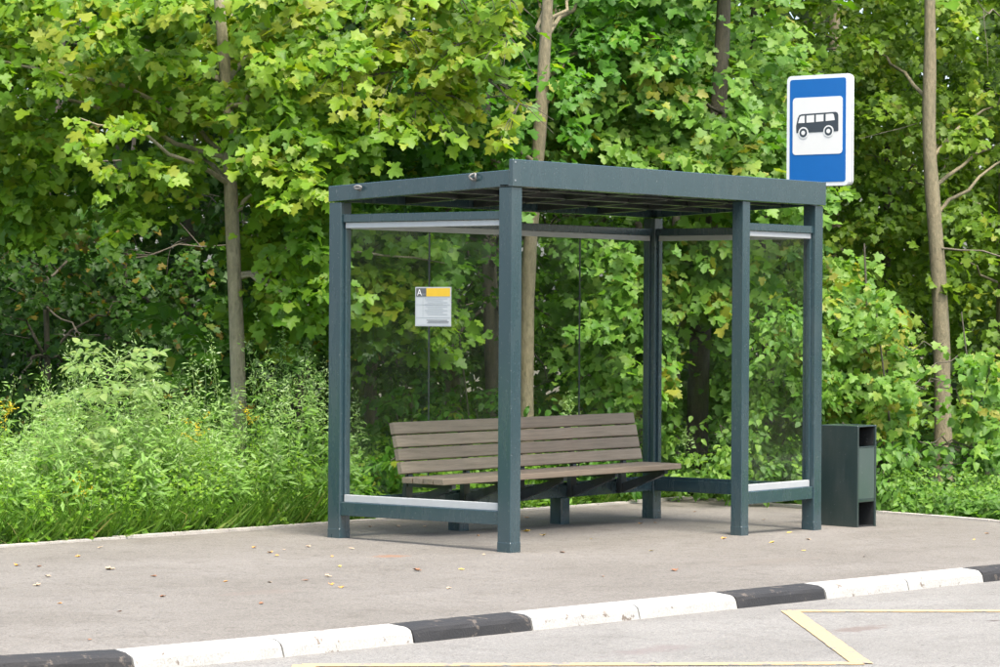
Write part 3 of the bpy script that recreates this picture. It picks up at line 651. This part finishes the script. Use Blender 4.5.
# front maples
build_tree('maple_tree', 'grey-trunked maple left of the shelter with bright yellow-green sprays of leaves', trunk_px([(242, 500), (237, 330), (231, 200), (227, 90), (219, 0)], 22.5), [.062, .058, .052, .045, .03],
    [(-190, 340, -45, 60, 21.6, 24.4, 90, .55, .155, .8, .62), (-150, 300, 40, 170, 21.4, 24.2, 56, .5, .15, .75, .55), (-100, 200, 140, 225, 22.2, 24.8, 24, .5, .145, .7, .4), (262, 345, 110, 315, 21.7, 23.6, 42, .42, .15, .8, .42), (345, 452, 225, 340, 22.6, 24, 16, .38, .14, .8, .45), (330, 520, -60, 110, 21.8, 23.6, 34, .5, .16, .8, .7)],
    'maple_bright', 'bark_grey', G_E, 300, extra_top=(-300, 300, 5, 8, 24.5, 30, 1500, .2), nlimbs=16)
build_tree('maple_tree', 'pale maple trunk behind the bench with leaves above the middle of the roof', trunk_px([(527, 500), (526, 380), (528, 260), (539, 150), (546, 30)], 24.6), [.068, .064, .058, .05, .03],
    [(340, 560, 60, 180, 23.6, 25.8, 54, .45, .145, .85, .42), (480, 690, -60, 60, 25.0, 26.8, 46, .5, .15, .8, .5), (345, 500, 100, 260, 23.6, 25.6, 22, .45, .14, .8, .35)],
    'maple_green', 'bark_tan', G_E, 220, extra_top=(300, 650, 5.2, 8.5, 26, 31, 1000, .2), nlimbs=12)
build_tree('maple_tree', 'pale green maple with a dark trunk rising behind the middle of the roof', trunk_px([(696, 500), (698, 380), (704, 260), (720, 100), (724, 0)], 26.2), [.10, .095, .085, .065, .04],
    [(545, 760, 45, 185, 25.0, 26.8, 66, .48, .155, .9, .55), (690, 812, 40, 200, 25.2, 27.0, 26, .45, .15, .85, .4), (655, 745, 225, 330, 25.3, 26.4, 26, .42, .155, .9, .6), (585, 650, 225, 400, 24.6, 26.0, 30, .42, .14, .8, .4), (655, 740, 320, 420, 25.6, 26.8, 14, .4, .14, .8, .3), (640, 800, -80, 40, 25, 27, 22, .5, .15, .8, .35)],
    'maple_pale', 'bark_dark', G_E, 250, extra_top=(600, 860, 5.4, 9, 27.4, 32, 800, .2), nlimbs=14)
build_tree('slender_tree', 'slender tan-barked tree with bare side branches right of the litter bin', trunk_px([(943, 492), (944, 440), (942, 390), (942, 330), (938, 268), (933, 200), (927, 130), (931, 60), (930, 0)], 28.2), [.088, .082, .072, .062, .045],
    [(800, 1080, -90, 120, 28.6, 31.5, 90, .55, .12, .9, .55), (830, 1060, 100, 300, 29.0, 32, 80, .5, .12, .9, .5)],
    'leaf_sunny', 'bark_tan', None, 0, tpl='maple_low', extra_top=(860, 1200, 7, 9, 29.5, 33, 200, .2), nlimbs=6, dead=3)
build_tree('maple_sapling', 'low maple sapling with flat pale leaf sprays behind the litter bin', trunk_px([(878, 500), (872, 420), (868, 330)], 25.6, None, 2.2), [.016, .012, .008],
    [(812, 900, 300, 400, 24.9, 26.3, 22, .4, .13, .9, .6), (880, 985, 330, 420, 25.2, 26.8, 18, .42, .12, .9, .6), (805, 850, 240, 330, 25.2, 26.6, 10, .4, .13, .9, .5)],
    'maple_pale', 'bark_dark', None, 120, nlimbs=8)
# understory saplings in the shade on the left
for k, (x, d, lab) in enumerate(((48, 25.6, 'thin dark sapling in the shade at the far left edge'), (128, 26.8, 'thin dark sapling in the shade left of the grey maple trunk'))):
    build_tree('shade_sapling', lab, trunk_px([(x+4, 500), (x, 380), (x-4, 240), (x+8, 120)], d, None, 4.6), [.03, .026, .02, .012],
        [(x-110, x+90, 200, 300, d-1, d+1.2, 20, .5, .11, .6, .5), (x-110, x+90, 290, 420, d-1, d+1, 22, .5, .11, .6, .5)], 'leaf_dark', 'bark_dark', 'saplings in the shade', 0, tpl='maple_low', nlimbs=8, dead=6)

# trees of the wood behind
wood_spots = [(-60, 30, .09), (30, 33.5, .07), (105, 29, .05), (185, 31.5, .08), (275, 34, .09), (300, 28.4, .045), (372, 30, .07), (455, 33, .10), (497, 28.6, .085), (585, 31, .07), (640, 34.5, .09), (676, 29.2, .05), (770, 32, .09), (838, 35, .1), (880, 31, .06), (1002, 29.6, .10), (1040, 33, .08), (-140, 33, .08)]
wood_lab = ['half hidden in leaves at the far left of the wood', 'dim behind the shaded left saplings', 'thin and dim in the left shade', 'just left of the grey maple trunk', 'between the grey maple and the shelter', 'thin, close to the left corner of the shelter', 'seen through the left glass pane',
    'deep behind the left half of the shelter', 'dark, behind the front corner of the roof', 'seen above the bench', 'deep behind the pale maple crown', 'thin, beside the dark maple trunk', 'deep behind the blue sign', 'deep to the right of the blue sign', 'thin, behind the litter bin', 'with a thick brown trunk at the right edge', 'beyond the right edge of the wood', 'beyond the left edge of the wood']
for wi, ((x, d, r), lb) in enumerate(zip(wood_spots, wood_lab)):
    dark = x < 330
    lean = rng.normal(0, 8)
    build_tree('woodland_tree', 'background tree '+lb, trunk_px([(x, 480), (x+lean*.5, 330), (x+lean, 150), (x+lean*1.4, 0)], d), [r, r*.92, r*.8, r*.65, r*.4],
        [(x-120, x+120, -60, 180, d-1.3, d+1.5, 26, .6, .135, .6, .5), (x-110, x+110, 150, 340, d-1.3, d+1.5, 20 if dark else 26, .55, .13, .6, .4), (x-110, x+110, 320, 480, d-1.2, d+1.2, 16, .5, .12, .6, .35)],
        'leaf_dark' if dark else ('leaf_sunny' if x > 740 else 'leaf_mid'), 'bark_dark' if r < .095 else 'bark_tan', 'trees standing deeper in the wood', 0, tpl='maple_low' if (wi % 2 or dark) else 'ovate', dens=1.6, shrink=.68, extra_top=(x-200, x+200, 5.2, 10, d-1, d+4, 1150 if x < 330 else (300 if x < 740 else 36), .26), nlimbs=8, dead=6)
# the wood beyond, which reads as one mass
n = 90000
q = np.stack([at(-900, 0, 1)]*1)
dep = rng.uniform(36, 50, n); xx = rng.uniform(-1500, 2500, n)*36/dep
q = CAM + (FWD[None]*1 + RGT[None]*((xx-500)/FPX)[:, None])*dep[:, None]; q[:, 2] = rng.uniform(-.5, 13, n)
LV = Leaves(); LV.add(q, UP*.6+OUT*.6+rv(n, .5), rv(n)-UP*.4, rng.uniform(.22, .42, n), np.clip(rng.normal(.45, .22, n), 0, 1))
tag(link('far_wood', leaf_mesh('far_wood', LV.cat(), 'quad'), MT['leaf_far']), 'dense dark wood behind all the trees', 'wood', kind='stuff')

n = 5000  # unseen leaves added to darken glass reflections and cut low sky light
q = np.stack([rng.uniform(-60, 60, n), rng.uniform(-34, -23, n), rng.uniform(-.3, 3.0, n)], -1); LV = Leaves(); LV.add(q, rv(n), rv(n), rng.uniform(.6, 1.1, n), np.clip(rng.normal(.45, .22, n), 0, 1))
tag(link('unseen_leaf_screen', leaf_mesh('unseen_leaf_screen', LV.cat(), 'quad'), MT['leaf_far']), 'added band of leaves behind the viewer, unseen, darkening reflections and low light', 'wood', kind='stuff')

# ------------------------------------------------------------------ weeds, shrubs, grass
def back_y(x): return np.where(x < 6.2, np.interp(x, bxs, bys), -3.0)
def weed(LV, tw, base, h, n, size, lean=.12, spire=True, tone=.5):
    d = unit(UP+rv(1, lean)[0]); s = np.sort(rng.uniform(.05, 1, n)); p = base + d*(h*s)[:, None] + rv(n, .012)
    a = rng.uniform(0, 6.28, n); t = np.stack([np.cos(a), np.sin(a), rng.uniform(-.3, .7, n)], -1)
    sz = size*(1.15-.75*s)*rng.uniform(.6, 1.2, n)
    p = p + t*(sz*rng.uniform(.1, 1.3, n))[:, None]
    LV.add(p, UP*.7+OUT*.45+rv(n, .4), t+rv(n, .3), sz, np.clip(tone+(s-.5)*.65+rng.normal(0, .18, n), 0, 1))
    if spire:
        m = n//2; s2 = rng.uniform(.72, 1.06, m); p2 = base+d*(h*s2)[:, None]+rv(m, .022)*(1.25-s2)[:, None]*3
        LV.add(p2, rv(m), UP+rv(m, .6), rng.uniform(.012, .03, m), np.clip(rng.normal(.88, .1, m), 0, 1))
        for k in range(4):
            s0 = rng.uniform(.6, .92); dd = unit(UP*.9+rv(1, .45)[0]); L = h*rng.uniform(.08, .2); m2 = 16; u = rng.uniform(0, 1, m2)
            LV.add(base+d*h*s0+dd*(L*u)[:, None]+rv(m2, .01), rv(m2), dd+rv(m2, .6), rng.uniform(.012, .032, m2), np.clip(rng.normal(.85, .1, m2), 0, 1))
    tw.append((np.array([base, base+d*h*.5, base+d*h]), [.0032, .0026, .001]))
def weed_mass(name, label, cat, spots, mat, n, size, spire, tone, tpl='ovate'):
    LV, tw = Leaves(), []
    for (b, h) in spots: weed(LV, tw, b, h, n, size, .13, spire, tone)
    root = spots[0][0]; arr = LV.cat(); me = leaf_mesh(name, arr, 'strip' if spire else tpl)
    o = tag(link(name, me, MT[mat]), label, cat, kind='stuff'); st = tag(tubes('stems', tw, MT['stem'], o, 3), kind='stuff'); return o
def gp(x, y): return np.array([x, y, gz(x, y)-.03])
# low green herbs in front, right up to the edging
sp1 = []
for k in range(1300):
    x = rng.uniform(-7, 6.3); y = float(back_y(x))+.09+abs(rng.normal(0, .6)); hmax = .72 if x < 1.2 else .26
    sp1.append((gp(x, y), rng.uniform(.12, hmax)*(.7+.5*min(1, (y-float(back_y(x)))))))
weed_mass('low_weeds', 'low bright green weeds along the back edge of the pavement', 'weeds', sp1, 'weed', 46, .062, False, .55, 'quad')
sp2 = []
_wp = rng.uniform(0, 6, 4)
for k in range(470):
    x = rng.uniform(-7.5, 1.55); y = float(back_y(x))+.22+rng.uniform(0, 1) ** 1.3*2.0; px_, py_, z_ = proj(np.array([[x, y, 0]]))
    h = rng.uniform(.6, 1.36)*(.62+.38*min(1, (y-float(back_y(x)))/.5))
    h *= .86+.22*math.sin(px_[0]/17+_wp[0])*math.sin(px_[0]/41+_wp[1])+.10*math.sin(px_[0]/7+y*5)
    if px_[0] < 60: h *= .85
    if px_[0] > 270: h *= 1.1
    sp2.append((gp(x, y), h))
weed_mass('weed_bank', 'tangled grey-green weeds filling the verge left of the shelter', 'weeds', sp2, 'mugwort', 100, .112, True, .4)
sp3 = []
for k in range(240):
    x = rng.uniform(1.5, 6.4); y = float(back_y(x))+.3+rng.uniform(0, 1.6); sp3.append((gp(x, y), rng.uniform(.25, .62)))
weed_mass('woodland_herbs', 'leafy green herbs growing behind the bench and shelter', 'weeds', sp3, 'weed', 60, .085, False, .45)
sp4 = []
for k in range(420):
    y = rng.uniform(-3.0, 3.4); xe = np.interp(y, [-2.4, 2.84], [5.75, 6.33]); x = xe+.12+abs(rng.normal(0, .7)); sp4.append((gp(x, y), rng.uniform(.12, .42)))
weed_mass('verge_herbs', 'light green broad-leaved herbs along the right edge of the pavement', 'weeds', sp4, 'hazel', 34, .085, False, .5)
# undergrowth on the forest floor
LV = Leaves(); n = 16000; dd = rng.uniform(23, 37, n); xx = rng.uniform(-350, 1350, n)
q = CAM+(FWD[None]+RGT[None]*((xx-500)/FPX)[:, None])*dd[:, None]; ok = (q[:, 1] > back_y(q[:, 0])+1.0) & ((q[:, 0] > 7) | (q[:, 1] > 3)); q = q[ok]; n = len(q)
q[:, 2] = gz(q[:, 0], q[:, 1])+rng.uniform(0, .55, n) ** 1.2
LV.add(q, UP+OUT*.4+rv(n, .35), rv(n), rng.uniform(.06, .14, n), np.clip(rng.normal(.4, .2, n), 0, 1))
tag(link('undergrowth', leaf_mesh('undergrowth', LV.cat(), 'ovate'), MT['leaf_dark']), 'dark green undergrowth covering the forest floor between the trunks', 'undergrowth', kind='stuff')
# tall single plants that stand out
def plant(name, label, cat, group, px, pytop, depth, mat, n=150, size=.085, lean=.08, tpl='strip'):
    b = colpos(px, depth); b[2] -= .03; top = at(px, pytop, depth); LV, tw = Leaves(), []
    weed(LV, tw, np.zeros(3), top[2]-b[2], n, size, lean, True, .6); o = empty(name, b.tolist()); tag(o, label, cat, group)
    tubes('stem', tw, MT['stem'], o, 4); tag(link('foliage', leaf_mesh('foliage', LV.cat(), tpl), MT[mat], o), kind='stuff'); return o
talls = [(290, 382, 21.3, 'short bushy mugwort spire in the thick of the weeds by the shelter'), (312, 388, 21.6, 'leafy mugwort spire just left of the shelter post, below its neighbours'), (262, 392, 21.0, 'mugwort spire right of the goldenrod near the grey trunk'), (135, 372, 20.1, 'mugwort spire right of the pale compound leaves'), (95, 378, 19.7, 'mugwort spire between the two elder shrubs'), (118, 352, 19.9, 'tallest mugwort of the weed bank, rising beside the pale compound leaves'), (77, 388, 19.4, 'mugwort spire at the left end of the weed bank'), (153, 383, 20.0, 'mugwort spire in the middle of the weed bank'), (170, 378, 20.6, 'mugwort spire left of the grey maple trunk, second of its pair'),
    (205, 362, 20.6, 'slim mugwort spire left of the grey maple trunk'), (235, 342, 20.9, 'mugwort spire standing in front of the grey maple trunk'), (277, 375, 21.3, 'mugwort spire between the grey trunk and the shelter post'), (300, 372, 21.5, 'mugwort spire near the left post of the shelter'), (322, 366, 21.8, 'mugwort spire touching the left post of the shelter'),
    (360, 400, 22.6, 'mugwort spire seen through the left glass pane'), (573, 398, 24.2, 'pale weed showing above the bench backrest'), (680, 432, 25.3, 'nettle-like weed behind the gap right of the bench')]
for (x, y, d, lb) in talls: plant('mugwort_plant', lb, 'plant', 'tall mugwort plants', x, y, d, 'mugwort')
def goldenrod(px, py, depth, lb):
    o = plant('goldenrod_plant', lb, 'plant', 'goldenrod plants', px, py+12, depth, 'weed', 70, .08); b = np.array(o.location); top = at(px, py, depth)-b
    LV = Leaves()
    for k in range(5):
        d = unit(SIDE*rng.normal(0, .8)+OUT*rng.normal(0, .5)+UP*.55); m = 18; u = rng.uniform(0, 1, m); LV.add(top-UP*rng.uniform(0, .16)+d*(.12*u)[:, None]+rv(m, .006), UP+rv(m, .5), rv(m), rng.uniform(.012, .024, m), rng.uniform(0, 1, m))
    tag(link('flower_head', leaf_mesh('flower_head', LV.cat(), 'quad'), MT['goldenrod'], o), kind='stuff')
for a in ((6, 408, 19.0, 'goldenrod at the left picture edge with a yellow plume'), (197, 424, 20.4, 'goldenrod with small yellow plume in the middle of the weed bank'), (250, 407, 21.0, 'goldenrod with yellow plume near the grey maple trunk'), (80, 484, 19.25, 'low goldenrod with one yellow tuft above the pavement edge')): goldenrod(*a)
def compound(px, py, depth, lb, n=9, h=None, mat='elder', size=.13, group=None, name='elder_shrub', spread=1.0):
    b = colpos(px, depth); b[2] -= .03; top = at(px, py, depth)-b; o = empty(name, b.tolist()); tag(o, lb, 'shrub', group); LV, tw = Leaves(), []
    tw.append((bez(np.zeros(3), top*.9, 0, 5, .02), np.linspace(.012, .005, 5)))
    for k in range(n):
        s = rng.uniform(.45, 1); st = top*s*.95; a = rng.uniform(0, 6.28); d = unit(np.array([math.cos(a), math.sin(a), rng.uniform(0, .6)])+OUT*.3); L = rng.uniform(.28, .5)*spread
        rach = np.array([st, st+d*L*.5+UP*.02, st+d*L-UP*.07]); tw.append((rach, [.004, .003, .0015]))
        pn = unit(UP+OUT*.5+rv(1, .2)[0]); bb = unit(np.cross(pn, d)); sgs = np.array([-1, 1]*3+[0.]); ss = np.array([.45, .45, .68, .68, .9, .9, 1.0])
        p = st+d*(L*ss)[:, None]-UP*(.07*ss*ss)[:, None]; t = np.where(sgs[:, None] == 0, d, bb*sgs[:, None]+d*.5)
        LV.add(p, pn+rv(7, .18), t-UP*.25, size*rng.uniform(.75, 1.1, 7), np.clip(rng.normal(.6, .2, 7), 0, 1))
    tubes('stem', tw, MT['stem'], o, 4); arr = LV.cat(); var = []
    TV, TF = TPL['ovate']
    tag(link('foliage', leaf_mesh('foliage', arr, 'ovate'), MT[mat], o), kind='stuff'); return o
compound(118, 345, 20.3, 'elder shrub with pale compound leaves rising from the weed bank', 34, size=.085)
compound(70, 385, 19.8, 'smaller elder shrub with pale compound leaves at the left', 20, size=.085)
compound(180, 300, 24.0, 'dark compound-leaved shrub in the shade beside the grey trunk', 16, mat='maple_green', size=.15)
compound(205, 330, 23.0, 'green compound-leaved shrub left of the grey trunk', 12, mat='maple_green', size=.13)
# broad leaved shrubs on the right and behind
def shrub(name, label, zones, base_px, depth, mat, size_tpl='ovate', group=None, singles=0):
    return build_tree(name, label, trunk_px([(base_px, 500), (base_px+3, 450), (base_px-3, 400)], depth, None, 1.6), [.012, .01, .006], zones, mat, 'bark_dark', group, 0, tpl=size_tpl, nlimbs=10, cat='shrub', limb_r=.008)
shrub('hazel_shrub', 'light green broad-leaved shrub at the right picture edge', [(900, 1040, 400, 500, 24.6, 26.4, 46, .35, .10, .9, .55), (930, 1050, 360, 420, 25, 26.8, 16, .35, .10, .9, .5)], 975, 25.6, 'hazel')
shrub('hazel_shrub', 'light green broad-leaved shrub low behind the litter bin', [(820, 930, 440, 512, 24.4, 26, 26, .3, .09, .9, .5)], 890, 25.2, 'hazel')
shrub('leafy_shrub', 'glossy green shrub seen through the right glass panes', [(668, 800, 400, 480, 24.6, 26.2, 34, .32, .11, .9, .6), (750, 820, 300, 420, 24.6, 26, 20, .35, .12, .9, .6)], 745, 25.4, 'hazel')
shrub('leafy_shrub', 'green shrub seen behind the bench backrest', [(345, 400, 440, 495, 22.4, 23.6, 18, .25, .08, .8, .5), (380, 640, 370, 470, 24.4, 27, 44, .35, .09, .7, .25)], 470, 25.2, 'maple_green')
# grass along the edging
LV = Leaves(); n = 16000; x = rng.uniform(-8, 6.3, n); y = back_y(x)+.08+np.abs(rng.normal(0, .22, n)); q = np.stack([x, y, gz(x, y)-.02], -1)
a = rng.uniform(0, 6.28, n); t = np.stack([np.cos(a)*.55, np.sin(a)*.55-.15, rng.uniform(.5, 1.1, n)], -1)
LV.add(q, np.stack([np.cos(a+1.57), np.sin(a+1.57), 0*a], -1)+rv(n, .3), t, rng.uniform(.1, .42, n)*np.where(x < 1, 1, .5), np.clip(rng.normal(.55, .22, n), 0, 1))
me = leaf_mesh('grass', LV.cat(), 'blade'); tag(link('grass', me, MT['grass']), 'long green grass blades hanging over the pavement edging', 'grass', kind='stuff')

# ------------------------------------------------------------------ fallen leaves
LIT = {'o': plain_mat('fallen_leaf_orange', (0.55, 0.25, 0.04), 0.6, 0, .3), 'y': plain_mat('fallen_leaf_yellow', (0.62, 0.42, 0.06), 0.6, 0, .2), 'b': plain_mat('fallen_leaf_brown', (0.22, 0.10, 0.045), 0.7, 0, .3), 'p': plain_mat('fallen_leaf_pale', (0.34, 0.25, 0.16), 0.7, 0, .3)}
litter = [(17, 566, 'o'), (39, 567, 'b'), (48, 577, 'p'), (37, 586, 'p'), (78, 557, 'o'), (100, 548, 'p'), (110, 570, 'p'), (154, 577, 'b'), (163, 597, 'b'), (226, 582, 'o'), (262, 604, 'b'), (270, 583, 'p'), (270, 553, 'o'), (277, 556, 'o'), (284, 550, 'p'), (254, 548, 'o'), (308, 547, 'p'), (306, 581, 'b'), (328, 577, 'p'), (331, 585, 'o'), (342, 588, 'o'), (339, 567, 'y'), (332, 557, 'o'), (352, 549, 'p'), (417, 571, 'b'), (449, 589, 'p'), (478, 536, 'o'), (425, 527, 'p'), (462, 570, 'y'), (484, 555, 'p'), (398, 527, 'p'), (370, 527, 'o'),
    (527, 518, 'o'), (543, 536, 'y'), (526, 532, 'y'), (591, 539, 'y'), (562, 553, 'b'), (651, 551, 'y'), (640, 524, 'o'), (695, 512, 'b'), (603, 577, 'b'), (764, 520, 'p'), (789, 533, 'y'), (804, 551, 'y'), (808, 540, 'p'), (864, 557, 'p'), (974, 540, 'y'), (987, 534, 'o'), (674, 571, 'b'), (655, 523, 'o'), (772, 543, 'y'), (724, 539, 'o'), (120, 612, 'b'), (60, 604, 'o'), (90, 640, 'b')]
wname = {'o': 'orange', 'y': 'yellow', 'b': 'brown', 'p': 'pale tan'}
lit_me = {}
for kk in 'oybp':
    lit_me[kk] = []
    for v_ in range(3):
        V, F = half_fan([OVATE, MAPLE_L, OVATE][v_], (0, .4)); z = .35*np.abs(V[:, 0])**1.2*(1+.5*v_)+.25*(V[:, 1]-.4)**2+.03; V3 = np.c_[V[:, 0]*.9, V[:, 1]-.4, z]
        me = np_mesh('fallen_leaf', V3, F); me.materials.append(LIT[kk]); lit_me[kk].append(me)
def leaf_place(p):
    if 0 < p[0] < W and -.1 < p[1] < D: return 'under the shelter roof'
    if p[0] > W: return 'on the pavement right of the shelter'
    if p[0] > -1 and p[1] < 0: return 'between the shelter and the kerb'
    return 'near the weeds left of the shelter' if p[1] > 0.8 else 'on the open left pavement'
ORD = ['leftmost', 'second from left', 'third from left', 'fourth from left', 'fifth from left', 'sixth from left', 'seventh from left', 'eighth from left', 'ninth from left']
groups = {}
for (x, y, kk) in sorted(litter): groups.setdefault((kk, leaf_place(ground(x, y))), []).append((x, y))
for (kk, where), pts in groups.items():
    for i, (x, y) in enumerate(pts):
        p = ground(x, y); o = bpy.data.objects.new('fallen_leaf', random.choice(lit_me[kk])); COL.objects.link(o); s_ = random.uniform(.03, .056)
        o.location = (p[0], p[1], p[2]+.001); o.scale = (s_, s_, s_); o.rotation_euler = (random.uniform(-.15, .15), random.uniform(-.15, .15), random.uniform(0, 6.28))
        lab = '%s fallen leaf lying %s' % (wname[kk], where)
        if len(pts) > 1: lab = 'the %s %s' % (ORD[i], lab)
        tag(o, lab, 'leaf', '%s fallen leaves %s' % (wname[kk], where))
